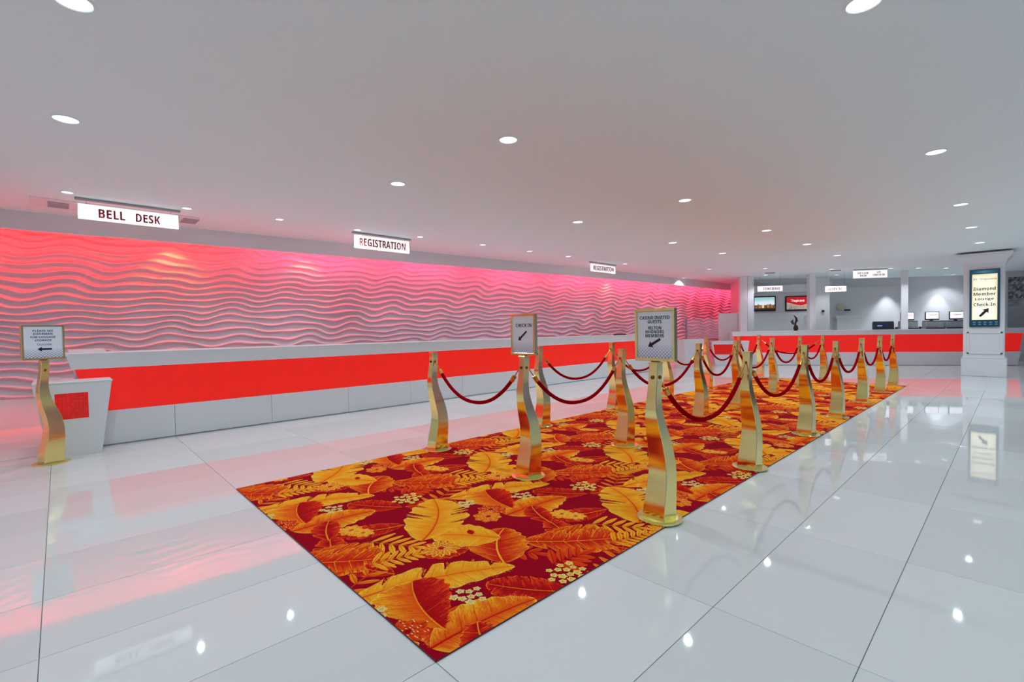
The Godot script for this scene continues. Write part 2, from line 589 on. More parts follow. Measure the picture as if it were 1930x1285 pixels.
func rug() -> void:
	blot.seed = 31
	blot.frequency = 9.0
	blot.fractal_octaves = 3
	rim = Image.create(RW, RH, false, Image.FORMAT_RGB8)
	var bg := Color(0.61, 0.015, 0.11)
	rim.fill(bg)
	for i in 60000:
		dot(Vector2(rng.randi() % RW, rng.randi() % RH), 2, bg.lightened(rng.randf() * 0.05) if i % 2 else bg.darkened(rng.randf() * 0.12))
	var cream := Color(0.96, 0.84, 0.52)
	var yel := Color(0.98, 0.68, 0.15)
	var gld := Color(0.95, 0.54, 0.10)
	var org := Color(0.90, 0.29, 0.07)
	var red := Color(0.78, 0.09, 0.07)
	var dred := Color(0.66, 0.035, 0.08)
	var YEL := [gld, yel, Color(0.97, 0.72, 0.20), org, Color(1.0, 0.80, 0.38)]
	var YOR := [org, gld, yel, red, Color(1.0, 0.80, 0.35)]
	var ORG := [red, org, gld, yel, Color(1.0, 0.70, 0.25)]
	var RED := [dred, red, Color(0.92, 0.28, 0.08), gld, Color(0.98, 0.50, 0.15)]
	# fillers deep in the pattern
	leaf(Vector2(-3.02, 1.75), Vector2(-3.22, 1.30), 0.11, 0.02, RED, 2)
	leaf(Vector2(-2.45, 1.35), Vector2(-2.90, 1.20), 0.10, 0.03, RED, 0)
	leaf(Vector2(-1.95, 2.40), Vector2(-2.35, 2.55), 0.10, 0.0, RED, 2)
	leaf(Vector2(-1.60, 1.95), Vector2(-1.40, 2.30), 0.10, 0.0, RED, 0)
	leaf(Vector2(-2.95, 2.55), Vector2(-2.60, 2.42), 0.09, 0.02, ORG, 2)
	frond(Vector2(-2.30, 1.95), Vector2(-2.05, 2.10), 4, 0.17, 0.02, red, org)
	frond(Vector2(-2.72, 2.52), Vector2(-3.02, 2.62), 4, 0.16, 0.02, red, org)
	# lowest layer first; points are (x, -z) of the pattern as it lies on the floor
	frond(Vector2(-1.50, 2.10), Vector2(-1.74, 2.62), 6, 0.17, 0.016, org, gld)
	leaf(Vector2(-1.62, 1.92), Vector2(-1.99, 1.66), 0.13, 0.02, RED, 3)
	leaf(Vector2(-2.62, 1.56), Vector2(-2.40, 1.86), 0.12, 0.0, RED, 0)
	frond(Vector2(-2.95, 1.44), Vector2(-2.66, 1.62), 5, 0.19, 0.017, gld, yel)
	leaf(Vector2(-3.06, 1.08), Vector2(-2.66, 1.40), 0.16, 0.03, ORG, 3)
	leaf(Vector2(-2.22, 2.17), Vector2(-1.78, 2.70), 0.17, -0.03, ORG, 4)
	frond(Vector2(-1.80, 2.56), Vector2(-1.70, 2.83), 6, 0.15, 0.014, gld, yel)
	frond(Vector2(-1.88, 2.06), Vector2(-1.84, 2.28), 4, 0.19, 0.024, red, org)
	leaf(Vector2(-2.09, 1.88), Vector2(-2.46, 2.22), 0.20, 0.05, ORG, 0, 0.7)
	leaf(Vector2(-2.36, 2.10), Vector2(-2.73, 1.80), 0.17, -0.02, YEL, 0, 0.75)
	leaflet(Vector2(-2.61, 2.03), Vector2(-2.54, 2.00), 0.022, dred, red)
	leaf(Vector2(-2.70, 1.70), Vector2(-3.30, 2.20), 0.23, -0.07, YEL, 5, 0.8)
	leaf(Vector2(-2.36, 1.04), Vector2(-2.02, 1.90), 0.15, 0.06, YEL, 6, 0.75)
	leaf(Vector2(-1.76, 1.14), Vector2(-1.70, 1.74), 0.17, 0.02, YOR, 0, 0.6)
	# heart-shaped two-tone leaf: a yellow and a red lobe about one midrib
	leaf(Vector2(-1.82, 1.26), Vector2(-2.30, 1.38), 0.20, 0.04, YOR, 0, 1.25, 1)
	leaf(Vector2(-1.82, 1.26), Vector2(-2.30, 1.38), 0.20, 0.04, RED, 0, 1.25, -1)
	leaf(Vector2(-2.30, 2.52), Vector2(-2.62, 2.66), 0.10, 0.02, RED, 2)
	ruffle(Vector2(-1.93, 1.13), 0.10, 9, [dred, red, org, cream])
	ruffle(Vector2(-2.52, 1.73), 0.115, 14, [red, org, yel, cream])
	ruffle(Vector2(-2.70, 2.28), 0.105, 8, [red, org, gld, cream])
	ruffle(Vector2(-2.34, 2.70), 0.085, 9, [org, gld, yel, cream])
	ruffle(Vector2(-2.24, 2.74), 0.075, 8, [org, gld, yel, cream])
	blossoms(Vector2(-1.97, 1.52), 9, 0.085, cream, gld)
	blossoms(Vector2(-1.75, 2.06), 16, 0.12, Color(1.0, 0.86, 0.42), org)
	blossoms(Vector2(-3.02, 2.32), 7, 0.07, cream, gld)
	var tex := ImageTexture.create_from_image(rim)
	var m := StandardMaterial3D.new()
	m.albedo_texture = tex
	m.roughness = 0.95
	m.metallic_specular = 0.15
	var fuzz := NoiseTexture2D.new()
	fuzz.width = 512; fuzz.height = 512; fuzz.seamless = true; fuzz.as_normal_map = true; fuzz.bump_strength = 3.0
	var fn := FastNoiseLite.new(); fn.frequency = 0.25; fn.seed = 5
	fuzz.noise = fn
	m.normal_enabled = true
	m.normal_texture = fuzz
	m.normal_scale = 0.3
	var x0 := -4.80; var x1 := -1.672; var z0 := -1.113; var z1 := -13.60
	var h := 0.009
	var b := MB.new()
	var U := func(x: float, z: float): return Vector2((x + 0.86 * z / PH) / PW, -z / PH)
	b.quad(Vector3(x0, h, z0), Vector3(x1, h, z0), Vector3(x1, h, z1), Vector3(x0, h, z1), U.call(x0, z0), U.call(x1, z0), U.call(x1, z1), U.call(x0, z1))
	var rows := [[Vector3(x0, 0, z0), Vector3(x1, 0, z0)], [Vector3(x1, 0, z0), Vector3(x1, 0, z1)], [Vector3(x1, 0, z1), Vector3(x0, 0, z1)], [Vector3(x0, 0, z1), Vector3(x0, 0, z0)]]
	var ed := MB.new()
	for r in rows:
		var up := Vector3(0, h, 0)
		ed.quad(r[0], r[1], r[1] + up, r[0] + up)
	var t := thing("rug", "long orange, yellow and crimson rug patterned with tropical leaves and flowers", "rug")
	add("pile", b.mesh(), m, t)
	add("bound_edge", ed.mesh(), M.maroon, t)

# ---------------------------------------------------------------- ceiling lamps
var lamp_mesh := {}
func downlight(x: float, z: float, r: float, energy: float, label: String, group: String, angle := 72.0, tint := Color(0, 0, 0)) -> void:
	var t := thing("downlight", label, "ceiling light", Vector3(x, CEIL, z), 0.0, group)
	var key := "%.3f" % r
	if not lamp_mesh.has(key):
		var ring := MB.new()
		ring.lathe([Vector2(r + 0.018, 0.0), Vector2(r + 0.016, -0.006), Vector2(r + 0.004, -0.008), Vector2(r, -0.002)], Vector3.ZERO, 28)
		var lens := MB.new()
		lens.lathe([Vector2(r, -0.003), Vector2(r * 0.6, -0.004), Vector2(0.0005, -0.0045)], Vector3.ZERO, 28)
		lamp_mesh[key] = [ring.mesh(), lens.mesh()]
	add("trim_ring", flip(lamp_mesh[key][0]), M.ceiling, t)
	add("lens", flip(lamp_mesh[key][1]), M.lens, t)
	var l := SpotLight3D.new()
	l.name = "lamp"
	l.spot_angle = angle
	l.spot_angle_attenuation = 0.6
	l.spot_range = 30.0
	l.spot_attenuation = 2.0
	l.light_energy = energy
	l.light_color = Color(0.85, 0.96, 1.0) if z > -16.0 else Color(0.93, 0.97, 1.0)
	if tint.r > 0.0: l.light_color = tint
	l.light_size = r * 0.5
	l.shadow_enabled = true
	l.position = Vector3(0, -0.03, 0)
	l.rotation.x = -PI / 2
	t.add_child(l, true)

func flip(m: Mesh) -> Mesh:
	return m

func nth(k: int) -> String:
	return ["first", "second", "third", "fourth", "fifth", "sixth", "seventh", "eighth", "ninth", "tenth", "eleventh", "twelfth"][k]

func downlights() -> void:
	var right := [Vector2(-0.602, -3.328), Vector2(-0.596, -6.763), Vector2(-0.596, -10.054), Vector2(-0.598, -12.623), Vector2(-0.58, -15.221)]
	for k in right.size():
		downlight(right[k].x, right[k].y, 0.08, LAMP * (1.35 if right[k].y < -9.0 else 1.0), "round white downlight, %s from the front in the ceiling line right of the rug" % nth(k), "large downlights in rows")
	var mid := [Vector2(-3.50, -0.105), Vector2(-3.332, -3.147), Vector2(-3.26, -6.525), Vector2(-3.272, -9.801), Vector2(-3.235, -12.205), Vector2(-3.235, -14.829)]
	for k in mid.size():
		downlight(mid[k].x, mid[k].y, 0.08, LAMP * (1.35 if mid[k].y < -9.0 else 1.0), "round white downlight, %s from the front in the ceiling line above the rug" % nth(k), "large downlights in rows")
	var left := [Vector2(-5.435, -0.089), Vector2(-5.214, -3.057), Vector2(-5.123, -6.43), Vector2(-5.071, -9.587), Vector2(-5.014, -11.977)]
	for k in left.size():
		downlight(left[k].x, left[k].y, 0.08, LAMP * (1.35 if left[k].y < -9.0 else 1.0), "round white downlight, %s from the front in the ceiling line left of the rug" % nth(k), "large downlights in rows")
	var wash := [Vector2(-8.181, -0.123), Vector2(-8.159, -1.371), Vector2(-8.049, -2.587), Vector2(-8.033, -3.884), Vector2(-7.879, -5.078), Vector2(-7.793, -6.571), Vector2(-7.758, -7.949), Vector2(-7.727, -9.302), Vector2(-7.629, -11.677), Vector2(-6.68, -14.96), Vector2(-8.5, -16.856)]
	for k in wash.size():
		downlight(wash[k].x, wash[k].y, 0.055, WASH, "small round downlight, %s from the left in the line over the long desk" % nth(k), "small downlights over the long desk")
	var dist := [Vector2(-5.502, -16.332), Vector2(-4.167, -18.365), Vector2(-6.184, -18.41), Vector2(-4.533, -20.709), Vector2(-2.852, -19.915), Vector2(-2.223, -20.535), Vector2(-1.613, -21.359), Vector2(-2.814, -22.808), Vector2(-1.65, -24.425)]
	for k in dist.size():
		downlight(dist[k].x, dist[k].y, 0.065, WASH * 1.3, "small round downlight, %s from the left over the far desk and the bays behind it" % nth([1, 3, 0, 2, 4, 6, 7, 5, 8][k]), "small downlights over the far desk", 60.0)
	var warm := [-1.45, -3.7, -13.3]
	for k in 3:
		downlight(wall_x(warm[k]) - 0.34, warm[k], 0.03, 0.45, "tiny warm downlight in the cove above the wavy wall, %s from the left" % nth(k), "warm cove downlights", 45.0, Color(1.0, 0.78, 0.42))
	# rows the camera does not see, which the bright rest of the lobby has too
	var xs := [-8.0, -5.4, -3.4, -0.6]
	for k in 4:
		downlight(xs[k], 3.0, 0.08, LAMP, "round white downlight behind the camera, %s from the wavy wall" % nth(k), "downlights out of view")
	downlight(-0.6, -0.1, 0.08, LAMP, "round white downlight straight above the camera", "downlights out of view")
	var zs := [3.0, -0.1, -3.3, -6.7, -10.0, -12.6, -15.2, -18.4]
	for k in 8:
		for x in [2.0, 4.6]:
			downlight(x, zs[k], 0.08, LAMP, "round white downlight, %s in the %s line of the right half" % [nth(k), "inner" if x < 3 else "outer"], "downlights out of view")

# ---------------------------------------------------------------- desks
func near_desk() -> void:
	var X := -7.94
	var zr := -14.7
	var le := func(y: float): return -0.045 - 0.26 * (1.176 - y)   # slanted left end
	var t := thing("front_desk", "long white reception desk with a red mosaic band before the wavy wall", "desk")
	var bk := X - 0.72
	# slab with a slanted end: a prism of the end profile
	var slab := func(y0: float, y1: float, xf: float, xb: float, za0: float, za1: float, zb: float, grow := 0.0) -> ArrayMesh:
		var b := MB.new()
		# corners: bottom left end za0, top left end za1
		var p := [Vector3(xf, y0, za0), Vector3(xf, y0, zb), Vector3(xf, y1, zb), Vector3(xf, y1, za1), Vector3(xb, y0, za0), Vector3(xb, y0, zb), Vector3(xb, y1, zb), Vector3(xb, y1, za1)]
		b.quad(p[0], p[1], p[2], p[3])
		b.quad(p[5], p[4], p[7], p[6])
		b.quad(p[3], p[2], p[6], p[7])
		b.quad(p[4], p[5], p[1], p[0])
		b.quad(p[4], p[0], p[3], p[7])
		b.quad(p[1], p[5], p[6], p[2])
		return b.mesh()
	add("body", slab.call(0.0, 1.14, X - 0.03, bk, le.call(0.0) - 0.03, le.call(1.14) - 0.03, zr), M.white, t)
	# fascia above the red band, in lengths with fine joints
	add("fascia", slab.call(0.986, 1.15, X, X - 0.05, le.call(0.986), le.call(1.15), zr), M.white, t)
	var wt := add("worktop", slab.call(1.15, 1.178, X + 0.006, bk - 0.03, le.call(1.15) + 0.006, le.call(1.178) + 0.006, zr), M.white, t)
	add("mosaic_band", slab.call(0.441, 0.986, X - 0.006, X - 0.05, le.call(0.441) - 0.03, le.call(0.986) - 0.03, zr), M.mosaic, t)
	var zs := [le.call(0.22), -1.121, -2.361, -3.6, -4.84, -6.08, -7.32, -8.56, -9.80, -11.04, -12.28, -13.52, zr]
	for k in zs.size() - 1:
		var z0: float = zs[k] - 0.002
		var z1: float = zs[k + 1] + 0.002
		if k == 0: add("base_panel", slab.call(0.012, 0.441, X, X - 0.05, le.call(0.0), le.call(0.441), z1), M.white, t)
		else: add("base_panel", bx(Vector3(X - 0.05, 0.012, z0), Vector3(X, 0.441, z1), 0.002), M.white, t)
	# return towards the wall at the left end
	add("return_top", bx(Vector3(bk - 1.2, 1.14, -0.08), Vector3(bk + 0.02, 1.20, -0.46), 0.004), M.white, t)
	add("return_body", bx(Vector3(bk - 1.1, 0, -0.14), Vector3(bk + 0.02, 1.14, -0.42)), M.white, t)
	# low desk in front of the left end
	var a := thing("low_desk", "low white desk block with a small red inset, left end of the long desk", "desk")
	var b := MB.new()
	b.prism(PackedVector2Array([Vector2(-0.12, 0), Vector2(0.335, 0), Vector2(0.44, 0.80), Vector2(0.45, 0.868), Vector2(-0.24, 0.868), Vector2(-0.235, 0.80)]), Vector3(-7.925, 0, 0), Vector3(0, 0, -1), Vector3.UP, Vector3.RIGHT, 0.365)
	add("body", b.mesh(), M.white, a)
	add("top", bx(Vector3(-7.935, 0.845, 0.245), Vector3(-7.55, 0.872, -0.456), 0.008), M.white, a)
	add("rear_top", bx(Vector3(-8.45, 0.845, 0.245), Vector3(-7.935, 0.872, 0.0), 0.008), M.white, a)
	add("rear_body", bx(Vector3(-8.40, 0.0, 0.14), Vector3(-7.935, 0.85, 0.0)), M.white, a)
	add("mosaic_inset", bx(Vector3(-7.57, 0.435, 0.06), Vector3(-7.556, 0.735, -0.228)), mosaic_dim(), a)
	tag(add("card_reader", bx(Vector3(-8.1, 1.179, -11.75), Vector3(-7.98, 1.215, -12.25), 0.006), M.dark), "flat dark grey device lying on the long white desk top", "device")
	# low curved white partition past the desk's right end, with a glass screen on it
	var P0 := Vector3(-7.75, 0, -15.4)
	var P1 := far(-6.0, 0, 0.5)
	var P2 := far(-5.30, 0, 0.2)
	var c := MB.new()
	var pts := []
	for i in 13:
		var k := i / 12.0
		pts.append(P0.lerp(P1, k).lerp(P1.lerp(P2, k), k))
	for i in 12:
		var p: Vector3 = pts[i]; var q: Vector3 = pts[i + 1]
		var dd := (q - p).normalized()
		var nn := Vector3(-dd.z, 0, dd.x) * 0.3
		if nn.x < 0: nn = -nn
		var top := Vector3(0, 0.95, 0)
		c.quad(p, q, q + top, p + top)
		c.quad(q - nn, p - nn, p - nn + top, q - nn + top)
		c.quad(p + top, q + top, q - nn + top, p - nn + top)
		if i == 0: c.quad(p - nn, p, p + top, p - nn + top)
		if i == 11: c.quad(q, q - nn, q - nn + top, q + top)
	var pt := thing("partition", "low curved white partition between the two desks with a glass screen", "partition")
	add("body", c.mesh(), M.white, pt)
	add("post", bx(Vector3(-0.025, 0.95, -0.025), Vector3(0.025, 1.68, 0.025), 0.004), M.grey, pt, far(-6.02, 0, 0.1))
	var gl := add("glass_pane", bx(Vector3(0.03, 0.96, -0.006), Vector3(1.1, 1.66, 0.006)), M.glass, pt, far(-6.02, 0, 0.1))
	gl.rotation.y = FAR_TURN
	# tall white screen wall below the pier
	var sw := thing("half_screen", "pinkish white half-height screen at the left end of the far desk", "screen", far(-4.22, 0, -1.0), FAR_TURN)
	var s := MB.new()
	s.prism(PackedVector2Array([Vector2(-0.44, 0), Vector2(0.55, 0), Vector2(0.55, 1.85), Vector2(-0.48, 1.85)]), Vector3(0, 0, -0.2), Vector3.RIGHT, Vector3.UP, Vector3.BACK, 0.2)
	add("panel", s.mesh(), M.white, sw)
	add("cap", bx(Vector3(-0.49, 1.85, -0.21), Vector3(0.55, 1.875, 0.01), 0.004), M.white, sw)

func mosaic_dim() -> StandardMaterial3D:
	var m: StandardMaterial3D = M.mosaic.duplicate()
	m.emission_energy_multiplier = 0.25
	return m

func far_desk() -> void:
	var t := thing("far_desk", "white desk with a red mosaic band across the far end of the lobby", "desk", FA, FAR_TURN)
	var L := func(y: float): return -4.48 + 0.24 * (1.18 - y)
	var R := func(y: float): return 4.16 - 0.16 * (1.18 - y)
	var seg := func(y0: float, y1: float, z0: float, z1: float, inset: float) -> ArrayMesh:
		var b := MB.new()
		b.prism(PackedVector2Array([Vector2(L.call(y0) + inset, y0), Vector2(R.call(y0) - inset, y0), Vector2(R.call(y1) - inset, y1), Vector2(L.call(y1) + inset, y1)]), Vector3(0, 0, z0), Vector3.RIGHT, Vector3.UP, Vector3.BACK, z1 - z0)
		return b.mesh()
	add("body", seg.call(0.0, 1.15, -0.62, -0.03, 0.02), M.white, t)
	add("fascia", seg.call(1.03, 1.16, -0.05, 0.0, 0.0), M.white, t)
	add("worktop", seg.call(1.16, 1.19, -0.65, 0.006, -0.006), M.white, t)
	add("mosaic_band", seg.call(0.445, 1.03, -0.05, -0.006, 0.03), M.mosaic, t)
	add("base_panel", seg.call(0.012, 0.445, -0.05, 0.0, 0.0), M.white, t)
	var a := thing("low_desk", "low white desk block with a red inset, left end of the far desk", "desk", far(-4.58, 0, 0.3), FAR_TURN)
	var b := MB.new()
	b.prism(PackedVector2Array([Vector2(-0.50, 0), Vector2(0.49, 0), Vector2(0.60, 0.85), Vector2(-0.62, 0.85)]), Vector3(0, 0, -0.28), Vector3.RIGHT, Vector3.UP, Vector3.BACK, 0.28)
	add("body", b.mesh(), M.white, a)
	add("top", bx(Vector3(-0.63, 0.84, -0.29), Vector3(0.61, 0.868, 0.006), 0.006), M.white, a)
	var im := MB.new()
	im.prism(PackedVector2Array([Vector2(-0.52, 0.40), Vector2(0.14, 0.40), Vector2(0.14, 0.75), Vector2(-0.57, 0.75)]), Vector3(0, 0, 0.0), Vector3.RIGHT, Vector3.UP, Vector3.BACK, 0.006)
	add("mosaic_inset", im.mesh(), mosaic_dim(), a)
	# flowers, printers, monitors and small black balls on and behind the far desk
	var v := thing("flower_vase", "small dark vase with a tall dark flower stem on the far desk", "vase", far(-2.30, 1.19, -0.35), FAR_TURN)
	var vb := MB.new()
	vb.lathe([Vector2(0.0005, 0.0), Vector2(0.05, 0.0), Vector2(0.075, 0.05), Vector2(0.08, 0.10), Vector2(0.06, 0.17), Vector2(0.045, 0.19), Vector2(0.052, 0.2), Vector2(0.04, 0.195)], Vector3.ZERO, 18)
	add("vase", vb.mesh(), mat(Color(0.14, 0.06, 0.06), 0.3), v)
	var fl := MB.new()
	fl.tube([Vector3(0, 0.19, 0), Vector3(-0.01, 0.28, 0), Vector3(0.03, 0.36, 0), Vector3(0.01, 0.45, 0), Vector3(-0.07, 0.56, 0)], [0.012, 0.03, 0.045, 0.035, 0.004], 8)
	add("flower_stem", fl.mesh(), mat(Color(0.20, 0.11, 0.10), 0.6), v)
	var lf := MB.new()
	lf.tube([Vector3(-0.01, 0.20, 0), Vector3(-0.10, 0.27, 0.01), Vector3(-0.13, 0.33, 0.02), Vector3(-0.09, 0.40, 0.02)], [0.012, 0.045, 0.05, 0.005], 8)
	add("leaf", lf.mesh(), mat(Color(0.30, 0.30, 0.24), 0.6), v)
	tag(add("leaflet_stand", bx(Vector3(-0.06, 0, -0.03), Vector3(0.06, 0.30, 0.0), 0.004), mat(Color(0.93, 0.94, 0.94), 0.3), self, far(-1.32, 1.45, -2.262)), "small white notice on the grey wall left of the narrow pier", "notice")
	var pr := [[0.34, 0.91], [1.13, 1.63], [1.85, 2.38], [2.46, 3.03]]
	var prn := ["dark printer with a navy front, leftmost behind the far desk", "grey printer partly hidden by the narrow pier behind the far desk", "grey printer under the monitor right of the narrow pier", "grey printer under the monitor beside the square pillar"]
	for k in 4:
		var w: float = pr[k][1] - pr[k][0]
		var p := thing("printer", prn[k], "printer", far((pr[k][0] + pr[k][1]) * 0.5, 0.94, -0.9), FAR_TURN, "printers behind the far desk")
		add("housing", bx(Vector3(-w / 2, 0, -0.06), Vector3(w / 2, 0.50, 0.17), 0.012), M.grey if k else M.dark, p)
		add("lid", bx(Vector3(-w / 2 + 0.01, 0.50, -0.06), Vector3(w / 2 - 0.01, 0.53, 0.17), 0.01), M.dark, p)
		add("front_panel", bx(Vector3(-w / 2 + 0.02, 0.31, 0.17), Vector3(w / 2 - 0.2, 0.46, 0.182), 0.004), M.navy if k == 0 else mat(Color(0.55, 0.56, 0.57), 0.4), p)
		add("paper_tray", bx(Vector3(-w / 2, 0.245, 0.17), Vector3(w / 2, 0.285, 0.20), 0.004), M.black, p)
		if k == 0: add("label_plate", bx(Vector3(-w / 2 + 0.05, 0.36, 0.182), Vector3(-w / 2 + 0.2, 0.40, 0.185)), mat(Color(0.8, 0.8, 0.85)), p)
	tag(add("back_worktop", bx(Vector3(-2.6, 0.90, -0.3), Vector3(2.6, 0.94, 0.3)), M.white, self, far(1.5, 0, -0.95)), "white worktop behind the far desk", "worktop").rotation.y = FAR_TURN
	var mon := [[1.30, 1.73], [2.05, 2.48], [2.77, 3.20]]
	var monn := ["monitor split by the narrow pier behind the far desk", "monitor with a white screen right of the narrow pier", "monitor with a white screen beside the square pillar"]
	for k in 3:
		var w: float = mon[k][1] - mon[k][0]
		var m := thing("monitor", monn[k], "monitor", far((mon[k][0] + mon[k][1]) * 0.5, 0.94, -1.15), FAR_TURN, "monitors behind the far desk")
		add("bezel", bx(Vector3(-w / 2, 0.55, -0.03), Vector3(w / 2, 0.845, 0.01), 0.012), M.dark, m)
		add("screen", bx(Vector3(-w / 2 + 0.025, 0.60, 0.008), Vector3(w / 2 - 0.025, 0.825, 0.012)), glow(Color(0.97, 0.97, 1.0), 0.75), m)
		letters("Tropicana", 0.05, 0.24, 0.002, glow(Color(0.9, 0.12, 0.1), 0.3), m, Vector3(0.02, 0.73, 0.013))
		add("stand", bx(Vector3(-0.05, 0.0, -0.06), Vector3(0.05, 0.56, -0.03), 0.006), M.dark, m)
		add("foot", bx(Vector3(-0.12, 0.0, -0.09), Vector3(0.12, 0.015, 0.05), 0.004), M.dark, m)
	var balls := [[0.79, "left of the narrow pier"], [1.48, "right of the narrow pier"]]
	for q in balls:
		var s := MB.new()
		var prof := []
		for i in 9: prof.append(Vector2(max(0.0005, 0.05 * sin(PI * i / 8)), 0.045 - 0.045 * cos(PI * i / 8)))
		s.lathe(prof, Vector3.ZERO, 16)
		tag(add("computer_mouse", s.mesh(), M.black, self, far(q[0], 1.19, -0.35)), "small round black device on the far desk top " + q[1], "device", "small black devices on the far desk")

func sbox(called: String, label: String, category: String, s0: float, s1: float, y0: float, y1: float, o0: float, o1: float) -> void:
	var m := struct(called, label, category, bx(Vector3(s0, y0, o0), Vector3(s1, y1, o1), 0.003), M.wall)
	m.position = FA
	m.rotation.y = FAR_TURN

func far_bays() -> void:
	# everything behind the far desk, in its frame
	var w := struct("wall_far", "white far wall with recessed bays behind the far desk", "wall", bx(Vector3(-3.7, 0, -3.7), Vector3(14, CEIL, -3.5)), M.wall)
	w.position = FA
	w.rotation.y = FAR_TURN
	sbox("trim_2", "narrow white pier left of the two wall screens", "pier", -4.03, -3.80, 0, CEIL, -0.95, -0.68)
	sbox("trim_3", "narrow white pier between the wall screens and the grey middle bay", "pier", -1.74, -1.55, 0, CEIL, -0.95, -0.68)
	sbox("trim_4", "narrow white pier in front of the split monitor", "pier", 1.08, 1.29, 0, CEIL, -0.70, -0.66)
	sbox("wall_bay_9", "white side wall of the bay with the two wall screens", "wall", -3.72, -3.5, 0, CEIL, -3.5, -0.95)  # full-height side wall of the bay, not a trim piece
	sbox("wall_bay_8", "white wall of the left bay carrying the two wall screens", "wall", -3.5, -0.95, 0, CEIL, -2.7, -2.5)  # back wall of the bay behind the screens, a wall rather than trim
	sbox("wall_bay_end", "grey white wall end right of the bay with the two wall screens", "wall", -0.95, -0.45, 0, CEIL, -3.5, -2.35)
	sbox("trim_5", "white boxed soffit above the two wall screens", "soffit", -3.5, -0.95, 2.68, 2.97, -2.5, -2.3)
	sbox("trim_6", "white ledge panel below the two wall screens", "ledge", -3.5, -0.95, 0, 1.88, -2.5, -2.3)
	sbox("trim_7", "slim white moulding high on the wall of the middle bay", "molding", -0.45, 2.9, 2.80, 2.86, -3.5, -3.40)
	sbox("wall_mural", "white wall right of the far desk carrying the grey mural", "wall", 4.6, 14, 0, CEIL, -2.7, -2.5)
	sbox("wall_mural_side", "white wall corner left of the grey mural", "wall", 4.6, 4.8, 0, CEIL, -3.5, -2.7)
	# two screens in the left bay
	var tv := thing("television", "wall screen showing a city skyline, left of the pair", "television", far(-2.73, 2.255, -2.5), FAR_TURN, "screens in the left bay")
	add("bezel", bx(Vector3(-0.41, -0.295, 0.0), Vector3(0.41, 0.295, 0.06), 0.012), M.black, tv)
	add("screen", bx(Vector3(-0.365, -0.23, 0.055), Vector3(0.365, 0.25, 0.063)), skyline(), tv)
	tv = thing("television", "wall screen showing a red picture with white script, right of the pair", "television", far(-1.565, 2.235, -2.5), FAR_TURN, "screens in the left bay")
	add("bezel", bx(Vector3(-0.41, -0.295, 0.0), Vector3(0.41, 0.295, 0.06), 0.012), M.black, tv)
	add("screen", bx(Vector3(-0.365, -0.23, 0.055), Vector3(0.365, 0.25, 0.063)), redshow(), tv)
	letters("Tropicana", 0.13, 0.46, 0.002, glow(Color(1, 0.97, 0.95), 0.8), tv, Vector3(0.03, 0.10, 0.064))
	# ornament, black camera, dark card and white cabinet in the middle bay
	var d := MB.new()
	d.lathe([Vector2(0.0005, 0.0), Vector2(0.10, 0.01), Vector2(0.14, 0.03), Vector2(0.12, 0.045), Vector2(0.0005, 0.05)], Vector3.ZERO, 24)
	var or_ := tag(add("wall_ornament", d.mesh(), mat(Color(0.86, 0.86, 0.74), 0.5), self, far(0.36, 2.09, -3.48)), "round pale yellow ornament on the grey wall of the middle bay", "ornament")
	or_.rotation = Vector3(PI / 2, 0, 0)
	or_.basis = Basis(Vector3.UP, FAR_TURN) * Basis(Vector3.RIGHT, PI / 2)
	var cm := MB.new()
	var prof := []
	for i in 9: prof.append(Vector2(max(0.0005, 0.05 * sin(PI * i / 8)), 0.05 - 0.05 * cos(PI * i / 8)))
	cm.lathe(prof, Vector3.ZERO, 16)
	tag(add("camera_dome", cm.mesh(), M.black, self, far(-0.70, 1.86, -2.30)), "small black camera dome on the grey wall right of the narrow pier", "camera")
	tag(add("wall_plate", bx(Vector3(-0.11, -0.03, 0), Vector3(0.11, 0.03, 0.03), 0.006), M.dark, self, far(0.62, 1.96, -3.5)), "thin dark plate on the grey wall above the white cabinet", "plate").rotation.y = FAR_TURN
	var c := thing("cabinet", "white back cabinet with an overhanging top in the middle bay", "cabinet", far(0.55, 0, -3.22), FAR_TURN)
	var cb := MB.new()
	cb.prism(PackedVector2Array([Vector2(-0.40, 0), Vector2(0.25, 0), Vector2(0.42, 1.62), Vector2(-0.40, 1.62)]), Vector3(0, 0, -0.25), Vector3.RIGHT, Vector3.UP, Vector3.BACK, 0.25)
	add("body", cb.mesh(), M.white, c)
	add("top", bx(Vector3(-0.44, 1.62, -0.25), Vector3(0.48, 1.74, 0.02), 0.006), M.white, c)
	# lamps that throw scallops on the back wall
	var sc := [[2.0, "left"], [3.72, "right"]]
	for q in sc:
		var p := far(q[0], 0, -3.12)
		downlight(p.x, p.z, 0.05, 3.2, "small downlight throwing the %s scallop of light on the far wall" % q[1], "downlights on the back wall", 30.0)
	# grey mural
	var mu := tag(add("mural", bx(Vector3(0, 1.18, 0.0), Vector3(2.2, 3.0, 0.02)), mural(), self, far(5.36, 0, -2.5)), "large black and white photo mural right of the square pillar", "mural")
	mu.rotation.y = FAR_TURN

func picture(im: Image, e: float) -> StandardMaterial3D:
	var m := StandardMaterial3D.new()
	var t := ImageTexture.create_from_image(im)
	m.albedo_texture = t
	m.roughness = 0.3
	if e > 0.0:
		m.emission_enabled = true
		m.emission_texture = t
		m.emission_energy_multiplier = e
	return m

